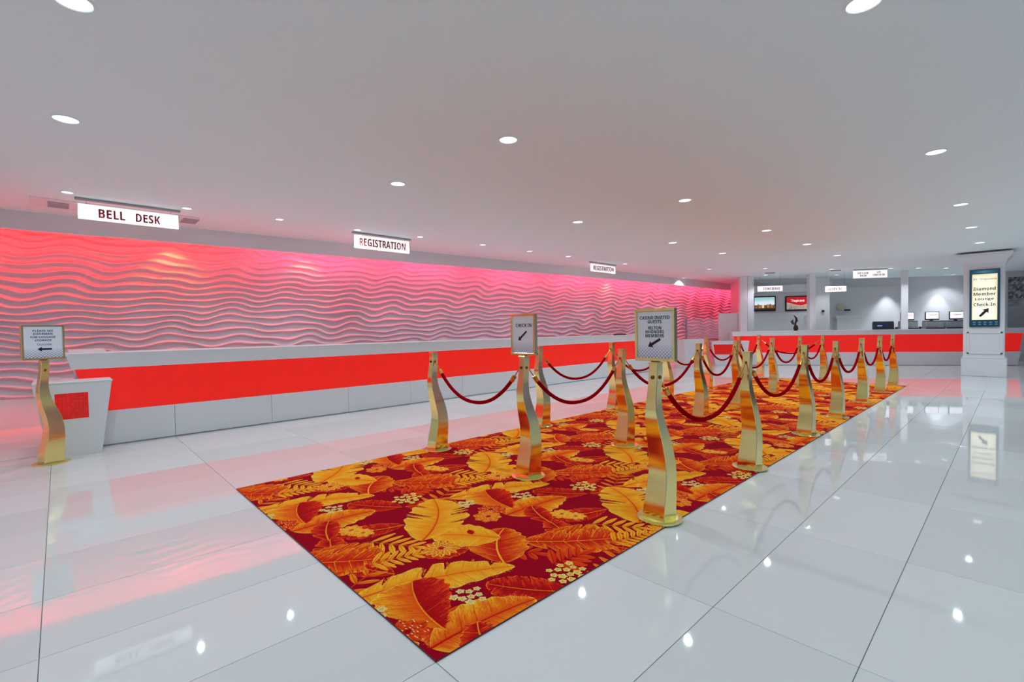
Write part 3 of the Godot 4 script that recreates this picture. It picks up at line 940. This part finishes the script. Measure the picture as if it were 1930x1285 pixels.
func skyline() -> StandardMaterial3D:
	var im := Image.create(160, 104, false, Image.FORMAT_RGB8)
	for y in 104:
		var c := Color(0.55, 0.78, 0.80).lerp(Color(0.95, 0.97, 1.0), clamp(y / 52.0, 0, 1))
		im.fill_rect(Rect2i(0, y, 160, 1), c)
	im.fill_rect(Rect2i(0, 66, 160, 38), Color(0.45, 0.33, 0.16))
	var r := RandomNumberGenerator.new(); r.seed = 4
	for i in 44:
		var w := r.randi_range(4, 12)
		var h := r.randi_range(4, 22)
		im.fill_rect(Rect2i(r.randi_range(0, 156), 72 - h + r.randi_range(0, 20), w, h + 8), Color(0.55, 0.40, 0.20).lerp(Color(0.30, 0.18, 0.08) if i % 2 else Color(0.72, 0.55, 0.36), r.randf()))
	im.fill_rect(Rect2i(60, 62, 16, 30), Color(0.95, 0.90, 0.65))
	im.fill_rect(Rect2i(0, 94, 160, 10), Color(0.25, 0.14, 0.08))
	return picture(im, 0.7)

func redshow() -> StandardMaterial3D:
	var im := Image.create(160, 104, false, Image.FORMAT_RGB8)
	im.fill(Color(0.78, 0.06, 0.07))
	var r := RandomNumberGenerator.new(); r.seed = 9
	for x in 160:
		var y0 := int(58 + 14 * sin(x / 160.0 * 3.4 - 1.0)) if x < 120 else int(72 - (x - 120) * 0.35)
		im.fill_rect(Rect2i(x, y0, 1, 104 - y0), Color(0.62, 0.56, 0.50).lerp(Color(0.75, 0.70, 0.64), r.randf()))
		im.fill_rect(Rect2i(x, y0, 1, 4), Color(0.85, 0.75, 0.62))
	for i in 26:
		im.fill_rect(Rect2i(r.randi_range(4, 150), r.randi_range(72, 98), r.randi_range(3, 12), 3), Color(0.42, 0.40, 0.38))
	return picture(im, 0.6)

func mural() -> StandardMaterial3D:
	var im := Image.create(256, 212, false, Image.FORMAT_RGB8)
	var nz := FastNoiseLite.new(); nz.seed = 21; nz.frequency = 0.03
	for y in 212:
		for x in 256:
			var k := 0.72 + 0.22 * nz.get_noise_2d(x * 0.7, y * 1.6)
			if y < 90: k = 0.60 + 0.5 * nz.get_noise_2d(x * 1.8, y * 1.8 + x * 0.8)
			if y > 120: k = 0.76 - 0.08 * (y - 120) / 92.0 + 0.05 * nz.get_noise_2d(x * 0.4, y * 3.0)
			im.set_pixel(x, y, Color(k, k * 1.01, k * 1.02))
	return picture(im, 0.0)

# ---------------------------------------------------------------- pillar
func pillar() -> void:
	var x0 := -0.956; var x1 := -0.20; var zf := -17.175; var zb := -17.93
	var t := thing("pillar", "square white pillar with a moulded capital and panelled base", "pillar")
	add("shaft", bx(Vector3(x0, 0.45, zb), Vector3(x1, 2.9, zf), 0.006), M.wall, t)
	add("plinth", bx(Vector3(x0 - 0.035, 0, zb - 0.035), Vector3(x1 + 0.045, 0.455, zf + 0.03), 0.01), M.wall, t)
	# capital: stacked flaring mouldings
	var b := MB.new()
	var prof := [[2.86, 0.0], [2.87, 0.022], [2.90, 0.022], [2.92, 0.03], [2.97, 0.05], [3.03, 0.095], [3.07, 0.13], [3.08, 0.14], [3.15, 0.14]]
	for k in prof.size() - 1:
		var a: float = prof[k][1]; var c: float = prof[k + 1][1]
		var ya: float = prof[k][0]; var yc: float = prof[k + 1][0]
		var P := [Vector3(x0 - a, ya, zf + a), Vector3(x1 + a, ya, zf + a), Vector3(x1 + a, ya, zb - a), Vector3(x0 - a, ya, zb - a)]
		var Q := [Vector3(x0 - c, yc, zf + c), Vector3(x1 + c, yc, zf + c), Vector3(x1 + c, yc, zb - c), Vector3(x0 - c, yc, zb - c)]
		for i in 4:
			b.quad(P[i], P[(i + 1) % 4], Q[(i + 1) % 4], Q[i])
	add("capital", b.mesh(), M.wall, t)
	add("top_gap", bx(Vector3(x0 - 0.05, 3.14, zb - 0.05), Vector3(x1 + 0.05, CEIL, zf + 0.05)), M.grey, t)
	# raised panel moulding
	var px0 := -0.887; var px1 := -0.227; var py0 := 0.573; var py1 := 1.15
	var f := MB.new()
	for q in [[px0, py0, px1, py0 + 0.05], [px0, py1 - 0.05, px1, py1], [px0, py0, px0 + 0.05, py1], [px1 - 0.05, py0, px1, py1]]:
		f.box(Vector3(q[0], q[1], zf - 0.002), Vector3(q[2], q[3], zf + 0.022), 0.008)
	add("panel_molding", f.mesh(), M.wall, t)
	add("base_molding", bx(Vector3(x0 - 0.02, 0.455, zb - 0.02), Vector3(x1 + 0.02, 0.50, zf + 0.018), 0.01), M.wall, t)
	# lit notice board
	var s := thing("digital_sign", "tall teal and cream lit notice with an arrow on the square pillar", "sign", Vector3(-0.562, 2.0, zf))
	add("frame", bx(Vector3(-0.275, -0.728, 0.0), Vector3(0.275, 0.737, 0.05), 0.006), M.dark, s)
	var im := Image.create(110, 292, false, Image.FORMAT_RGB8)
	for y in 292:
		im.fill_rect(Rect2i(0, y, 110, 1), Color(0.04, 0.25, 0.33).lerp(Color(0.02, 0.18, 0.26), y / 292.0))
	for x in 110: im.fill_rect(Rect2i(x, 4, 1, 14), Color(0.04, 0.25, 0.33).lerp(Color(0.30, 0.48, 0.56), 1.0 - abs(x - 55.0) / 55.0))
	for y in range(22, 258):
		for x in range(7, 103):
			var ed: float = min(min(x - 7, 102 - x), min(y - 22, 257 - y)) / 14.0
			im.set_pixel(x, y, Color(0.94, 0.86, 0.70).lerp(Color(1.0, 0.98, 0.86), clamp(ed, 0, 1)))
	add("screen", bx(Vector3(-0.265, -0.718, 0.048), Vector3(0.265, 0.727, 0.052)), picture(im, 0.7), s)
	# box faces carry 0..1 UVs on the front
	var tx := [["Diamond", 0.245], ["Member", 0.112], ["Lounge", -0.022], ["Check-In", -0.155]]
	var tm := mat(Color(0.10, 0.10, 0.12), 0.5)
	letters("AT  Tropicana", 0.06, 0.42, 0.002, tm, s, Vector3(0, 0.485, 0.053), false)
	for q in tx: letters(q[0], 0.088, 0.40 if q[0] != "Lounge" else 0.34, 0.002, tm, s, Vector3(0, q[1], 0.053))
	var ar := MB.new()
	arrow(ar, Vector2(-0.085, -0.46), Vector2(0.08, -0.255), 0.026, 0.075, 0.053)
	add("arrow", ar.mesh(), tm, s)
	var lg := mat(Color(0.45, 0.66, 0.74), 0.5)
	for i in 5:
		for j in 2:
			add("badge", bx(Vector3(-0.21 + i * 0.10, -0.62 - j * 0.055, 0.052), Vector3(-0.16 + i * 0.10, -0.595 - j * 0.055, 0.0535)), lg, s)

func arrow(b: MB, tail: Vector2, tip: Vector2, w: float, hw: float, z: float) -> void:
	var d := (tip - tail).normalized()
	var n := Vector2(-d.y, d.x)
	var nk := tip - d * hw * 1.25
	b.prism(PackedVector2Array([tail - n * w, nk - n * w * 1.15, nk - n * hw - d * hw * 0.15, tip, nk + n * hw - d * hw * 0.15, nk + n * w * 1.15, tail + n * w]), Vector3(0, 0, z), Vector3.RIGHT, Vector3.UP, Vector3.BACK, 0.002)

# ---------------------------------------------------------------- hanging signs
func hung(label: String, at: Vector3, turn: float, w: float, h: float, lines: Array, rail_w: float, rods: float) -> Node3D:
	var t := thing("hanging_sign", label, "sign", at, turn, "white signs hung from the ceiling")
	add("panel", bx(Vector3(-w / 2, -h / 2, -0.02), Vector3(w / 2, h / 2, 0.02), 0.003), M.signface, t)
	add("rail", bx(Vector3(-rail_w / 2, rods - 0.03, -0.03), Vector3(rail_w / 2, rods, 0.03), 0.004), M.rail, t)
	for s in [-1, 1]:
		add("hanger", bx(Vector3(s * w * 0.42 - 0.0025, h / 2 - 0.005, -0.0025), Vector3(s * w * 0.42 + 0.0025, rods - 0.02, 0.0025)), M.rail, t)
	for q in lines:
		letters(q[0], q[1], q[2], 0.008, M.redletter, t, Vector3(q[3], q[4], 0.021))
	return t

func hanging_signs() -> void:
	hung("lit white sign reading BELL DESK hanging over the left end of the desk", Vector3(-8.4, 3.025, -0.76), PI / 2, 1.08, 0.195, [["BELL", 0.115, 0.275, -0.20, -0.005], ["DESK", 0.115, 0.275, 0.19, -0.005]], 1.14, CEIL - 3.025)
	hung("lit white sign reading REGISTRATION, the nearer of the two over the long desk", Vector3(-8.22, 3.03, -4.47), PI / 2, 1.12, 0.235, [["REGISTRATION", 0.14, 0.95, 0.0, 0.0]], 1.2, CEIL - 3.03)
	hung("lit white sign reading REGISTRATION, the farther of the two over the long desk", Vector3(-7.95, 3.045, -11.08), PI / 2, 1.12, 0.20, [["REGISTRATION", 0.125, 0.95, 0.0, 0.0]], 1.2, CEIL - 3.045)
	hung("lit white sign reading CONCIERGE above the two wall screens", far(-3.32, 2.65, 0.3), FAR_TURN, 0.78, 0.18, [["CONCIERGE", 0.085, 0.52, 0.05, 0.0]], 0.3, CEIL - 2.65)
	hung("lit white sign reading CAR RENTAL right of the narrow pier", far(-1.31, 2.575, 0.3), FAR_TURN, 0.62, 0.18, [["CAR RENTAL", 0.085, 0.46, -0.05, 0.0]], 0.3, CEIL - 2.575)
	hung("large lit white sign with two blocks of red words above the far desk", far(-0.30, 3.03, 0.3), FAR_TURN, 0.98, 0.245, [["VIP CLUB", 0.06, 0.32, -0.22, 0.04], ["DESK", 0.06, 0.2, -0.20, -0.045], ["VIP", 0.05, 0.12, 0.24, 0.055], ["CHECK-IN", 0.065, 0.34, 0.24, -0.03]], 1.0, CEIL - 3.03)
	# slotted air grille beside the first sign
	var v := thing("air_grille", "long white slotted air grille in the ceiling behind the BELL DESK sign", "vent", Vector3(-8.98, CEIL, -0.65))
	add("frame", bx(Vector3(-0.28, -0.012, -0.98), Vector3(0.28, 0.0, 0.88), 0.004), M.wall, v)
	for k in 6:
		var z := 0.72 - k * 0.30
		add("slot", bx(Vector3(-0.2, -0.014, z - 0.22), Vector3(0.2, -0.0115, z)), mat(Color(0.84, 0.85, 0.86)), v)
		for q in 4:
			var bl := MB.new()
			bl.box(Vector3(-0.012, -0.001, -0.105), Vector3(0.012, 0.001, 0.105), 0.0, Transform3D(Basis(Vector3.BACK, 0.5), Vector3.ZERO))
			add("blade", bl.mesh(), M.rail, v, Vector3(-0.15 + q * 0.1, -0.02, z - 0.11))

# ---------------------------------------------------------------- stanchions, ropes and their notices
func lookup(t: float, ks: Array) -> float:
	for i in ks.size() - 1:
		if t <= ks[i + 1][0]:
			var k: float = (t - ks[i][0]) / (ks[i + 1][0] - ks[i][0])
			# smooth interpolation through the neighbours
			var p0: float = ks[max(i - 1, 0)][1]; var p1: float = ks[i][1]; var p2: float = ks[i + 1][1]; var p3: float = ks[min(i + 2, ks.size() - 1)][1]
			return cubic_interpolate(p1, p2, p0, p3, k)
	return ks[-1][1]

const SH := 1.132
var post_mesh: ArrayMesh
var plate_mesh: ArrayMesh
var cap_mesh: ArrayMesh
var eye_mesh: ArrayMesh

func post_meshes() -> void:
	var half := [[0.0, 0.088], [0.2, 0.078], [0.35, 0.0695], [0.5, 0.062], [0.65, 0.049], [0.8, 0.038], [1.0, 0.035]]
	var cz := [[0.0, 0.0], [0.06, 0.0], [0.15, -0.011], [0.27, -0.027], [0.36, -0.029], [0.45, -0.014], [0.56, 0.018], [0.66, 0.041], [0.74, 0.045], [0.86, 0.033], [0.95, 0.028], [1.0, 0.028]]
	var cx := [[0.0, 0.0], [0.25, 0.010], [0.5, 0.0], [0.75, -0.012], [1.0, -0.004]]
	var n := 56
	var b := MB.new()
	var ch := 0.0035
	# eight-sided section: four broad faces and four narrow chamfers, each with its own smooth normals
	var cor := [Vector2(1, 1), Vector2(1, -1), Vector2(-1, -1), Vector2(-1, 1)]
	for f in 4:
		var g := []; var g2 := []
		for i in n + 1:
			var t := float(i) / n
			var h := lookup(t, half)
			var c := Vector3(lookup(t, cx), 0.01 + t * (SH - 0.01), lookup(t, cz))
			var a: Vector2 = cor[f]; var d: Vector2 = cor[(f + 1) % 4]; var e: Vector2 = cor[(f + 2) % 4]
			var dir := (d - a) * 0.5
			var A := a * h + dir * ch; var B := d * h - dir * ch
			var row := []
			for j in 3:
				var q := A.lerp(B, j / 2.0)
				row.append(c + Vector3(q.x, 0, q.y))
			g.append(row)
			var dir2 := (e - d) * 0.5
			var C := d * h + dir2 * ch
			g2.append([c + Vector3(B.x, 0, B.y), c + Vector3(C.x, 0, C.y)])
		b.grid(g)
		b.grid(g2)
	post_mesh = b.mesh()
	var pl := MB.new()
	pl.lathe([Vector2(0.158, 0.0), Vector2(0.16, 0.003), Vector2(0.16, 0.010), Vector2(0.156, 0.014), Vector2(0.13, 0.0155), Vector2(0.0005, 0.016)], Vector3.ZERO, 40)
	plate_mesh = pl.mesh()
	var cp := MB.new()
	cp.box(Vector3(-0.042, -0.004, 0.03 - 0.038), Vector3(0.034, 0.006, 0.03 + 0.038), 0.002)
	cap_mesh = cp.mesh()
	var ey := MB.new() # little plate with a ring for the rope hook, facing +z
	ey.box(Vector3(-0.009, -0.014, 0.0), Vector3(0.009, 0.014, 0.004), 0.0015)
	var ring := []
	for k in 13: ring.append(Vector3(sin(TAU * k / 12) * 0.008, cos(TAU * k / 12) * 0.008, 0.007))
	ey.tube(ring, 0.003, 6, false)
	eye_mesh = ey.mesh()

const HOOK_T := 0.91 # share of the height at which the hooks sit

func post(called: String, label: String, at: Vector3, turn: float, group: String, eyes: Array) -> Node3D:
	var t := thing(called, label, "stanchion", at, turn, group)
	add("base_plate", plate_mesh, M.gold, t)
	add("post", post_mesh, M.gold, t)
	add("top_cap", cap_mesh, M.gold, t, Vector3(0, SH, 0))
	var c := Vector3(-0.0085, HOOK_T * SH, 0.031)
	for k in eyes:
		var d: Vector3 = [Vector3.BACK, Vector3.RIGHT, Vector3.FORWARD, Vector3.LEFT][k]
		var e := add("hook_eye", eye_mesh, M.gold_dark, t, c + d * 0.0368)
		e.rotation.y = [0.0, PI / 2, PI, -PI / 2][k]
	return t

func notice(t: Node3D, turn: float, w: float, h: float, lines: Array, tail: Vector2, tip: Vector2, arrow_mat: Material) -> void:
	# framed double-sided notice standing on the post top
	var f := Node3D.new()
	f.name = "sign_frame"
	t.add_child(f, true)
	f.position = Vector3(-0.004, SH + 0.014 + h / 2, 0.03)
	f.rotation.y = turn
	var b := MB.new()
	var k := 0.021
	for q in [[-w / 2, -h / 2, w / 2, -h / 2 + k], [-w / 2, h / 2 - k, w / 2, h / 2], [-w / 2, -h / 2 + k, -w / 2 + k, h / 2 - k], [w / 2 - k, -h / 2 + k, w / 2, h / 2 - k]]:
		b.box(Vector3(q[0], q[1], -0.02), Vector3(q[2], q[3], 0.02), 0.0025)
	add("frame", b.mesh(), M.gold_frame, f)
	add("neck", bx(Vector3(-0.03, -h / 2 - 0.012, -0.012), Vector3(0.03, -h / 2, 0.012)), M.gold_dark, f)
	var p := add("paper", bx(Vector3(-w / 2 + k - 0.002, -h / 2 + k - 0.002, -0.012), Vector3(w / 2 - k + 0.002, h / 2 - k + 0.002, 0.012)), paper_print(), f)
	for q in lines:
		letters(q[0], q[1], q[2], 0.001, M.text_blue, f, Vector3(q[3], q[4], 0.0125), q[5])
	var ar := MB.new()
	arrow(ar, tail, tip, 0.0085, 0.026, 0.0125)
	add("arrow", ar.mesh(), arrow_mat, f)

var paper_mat: StandardMaterial3D
func paper_print() -> StandardMaterial3D:
	if paper_mat: return paper_mat
	var im := Image.create(128, 160, false, Image.FORMAT_RGB8)
	im.fill(Color(0.95, 0.97, 1.0))
	for y in range(112, 160): # lattice fading in towards the bottom
		for x in 128:
			var a: float = abs(fposmod(x + y, 12.0) - 6.0)
			var b: float = abs(fposmod(x - y, 12.0) - 6.0)
			if min(a, b) < 1.2:
				im.set_pixel(x, y, Color(0.95, 0.97, 1.0).lerp(Color(0.52, 0.48, 0.66), (y - 108) / 52.0))
	paper_mat = picture(im, 0.0)
	paper_mat.roughness = 0.15
	return paper_mat

func rope(a: Vector3, b: Vector3, sag: float, label: String, group: String) -> void:
	var t := thing("velvet_rope", label, "rope", a, 0.0, group)
	var d := b - a
	var path := []
	var n := 28
	for i in n + 1:
		var k := float(i) / n
		var y: float = -sag * (1.0 - pow(abs(2.0 * k - 1.0), 2.2)) + d.y * k
		path.append(Vector3(d.x * k, y, d.z * k))
	var trim := 2
	var body := path.slice(trim, n + 1 - trim)
	var m := MB.new()
	m.tube(body, 0.0185, 12)
	add("cord", m.mesh(), M.rope, t)
	for e in [0, 1]:
		var p0: Vector3 = path[0] if e == 0 else path[n]
		var p1: Vector3 = body[0] if e == 0 else body[-1]
		var dir := (p1 - p0).normalized()
		var f := MB.new()
		f.tube([p1 + dir * 0.03, p1 + dir * 0.028, p1 - dir * 0.03, p1 - dir * 0.036], [0.0195, 0.022, 0.022, 0.012], 12)
		add("ferrule", f.mesh(), M.brass, t)
		var h := MB.new()
		h.tube([p1 - dir * 0.03, p0.lerp(p1, 0.4), p0], [0.006, 0.006, 0.005], 6)
		add("hook", h.mesh(), M.brass, t)

func stanchions() -> void:
	post_meshes()
	var R := [Vector2(-1.778, -3.137), Vector2(-1.791, -4.884), Vector2(-1.822, -6.826), Vector2(-1.84, -8.418), Vector2(-1.876, -10.336), Vector2(-1.886, -12.039), Vector2(-1.905, -14.0)]
	R[6] = Vector2(-1.875, -13.45)
	var C := [Vector2(-3.161, -3.18), Vector2(-3.177, -4.815), Vector2(-3.227, -6.896), Vector2(-3.285, -8.402), Vector2(-3.358, -10.396), Vector2(-3.216, -11.7), Vector2(-3.20, -13.40)]
	var L := [Vector2(-4.636, -3.168), Vector2(-4.66, -4.977), Vector2(-4.65, -6.739), Vector2(-4.634, -8.51), Vector2(-4.607, -10.182), Vector2(-4.62, -12.0), Vector2(-4.66, -13.42)]
	var rows := [["right row beside the open tiles", R], ["middle row down the rug", C], ["left row beside the long desk", L]]
	var RP := 0.010
	for r in 3:
		var name_: String = rows[r][0]
		var side: String = ["right row", "middle row", "left row"][r]
		var pts: Array = rows[r][1]
		for k in pts.size():
			var eyes := [0, 2] if k > 0 else [1, 0, 2]
			if r == 2 and (k == 0 or k == 6): eyes = [1, 2, 0]
			var at := Vector3(pts[k].x, RP, pts[k].y)
			if k == 0 and r == 0:
				var t := post("sign_stanchion", "wavy gold stanchion with a framed casino guests notice, nearest on the rug", at, 0.0, "", [0, 1, 2])
				notice(t, 0.0, 0.315, 0.375, [["CASINO INVITED", 0.024, 0.235, 0, 0.123, true], ["GUESTS", 0.024, 0.11, 0, 0.094, true], ["HILTON", 0.024, 0.105, 0, 0.050, true], ["HHONORS", 0.024, 0.145, 0, 0.022, true], ["MEMBERS", 0.024, 0.145, 0, -0.006, true]], Vector2(0.045, -0.030), Vector2(-0.052, -0.085), mat(Color(0.16, 0.015, 0.05), 0.5))
			elif k == 0 and r == 1:
				var t := post("sign_stanchion", "wavy gold stanchion with a framed check-in notice at the head of the middle row", at, 0.0, "", [0, 1, 2, 3])
				notice(t, 0.0, 0.315, 0.385, [["CHECK IN", 0.032, 0.205, 0.01, 0.085, true]], Vector2(0.05, 0.03), Vector2(-0.06, -0.055), mat(Color(0.16, 0.015, 0.05), 0.5))
			else:
				post("stanchion", "wavy gold stanchion, %s from the front in the %s" % [nth(k), name_], at, 0.0, "wavy gold stanchions on the rug", eyes)
		# ropes along the row
		for k in pts.size() - 1:
			if r == 2 and k == 0: continue
			var y := HOOK_T * SH + RP
			var a := Vector3(pts[k].x - 0.0085, y, pts[k].y + 0.031 - 0.049)
			var b := Vector3(pts[k + 1].x - 0.0085, y, pts[k + 1].y + 0.031 + 0.049)
			rope(a, b, 0.42, "red velvet rope between the %s and %s stanchions of the %s" % [nth(k), nth(k + 1), side], "velvet ropes")
	var y := HOOK_T * SH + RP
	# ropes across the rug, near end and far end
	rope(Vector3(L[0].x + 0.0405, y, L[0].y + 0.031), Vector3(C[0].x - 0.0575, y, C[0].y + 0.031), 0.40, "dark red velvet rope across the front from the left row to the check-in notice", "velvet ropes")
	rope(Vector3(L[6].x + 0.0405, y, L[6].y + 0.031), Vector3(C[6].x - 0.0575, y, C[6].y + 0.031), 0.36, "dark red velvet rope across the far end from the left row to the middle row", "velvet ropes")
	var t := post("sign_stanchion", "wavy gold stanchion with a framed luggage notice beside the low desk", Vector3(-7.337, 0.0, 0.104), deg_to_rad(20), "", [1])
	notice(t, PI / 2, 0.36, 0.38, [["PLEASE SEE", 0.021, 0.17, 0, 0.125, true], ["DOORMAN", 0.021, 0.16, 0, 0.092, true], ["FOR LUGGAGE", 0.021, 0.205, 0, 0.057, true], ["STORAGE", 0.021, 0.14, 0, 0.022, true], ["Outside", 0.024, 0.12, 0.01, -0.022, false]], Vector2(0.07, -0.075), Vector2(-0.05, -0.075), M.black)
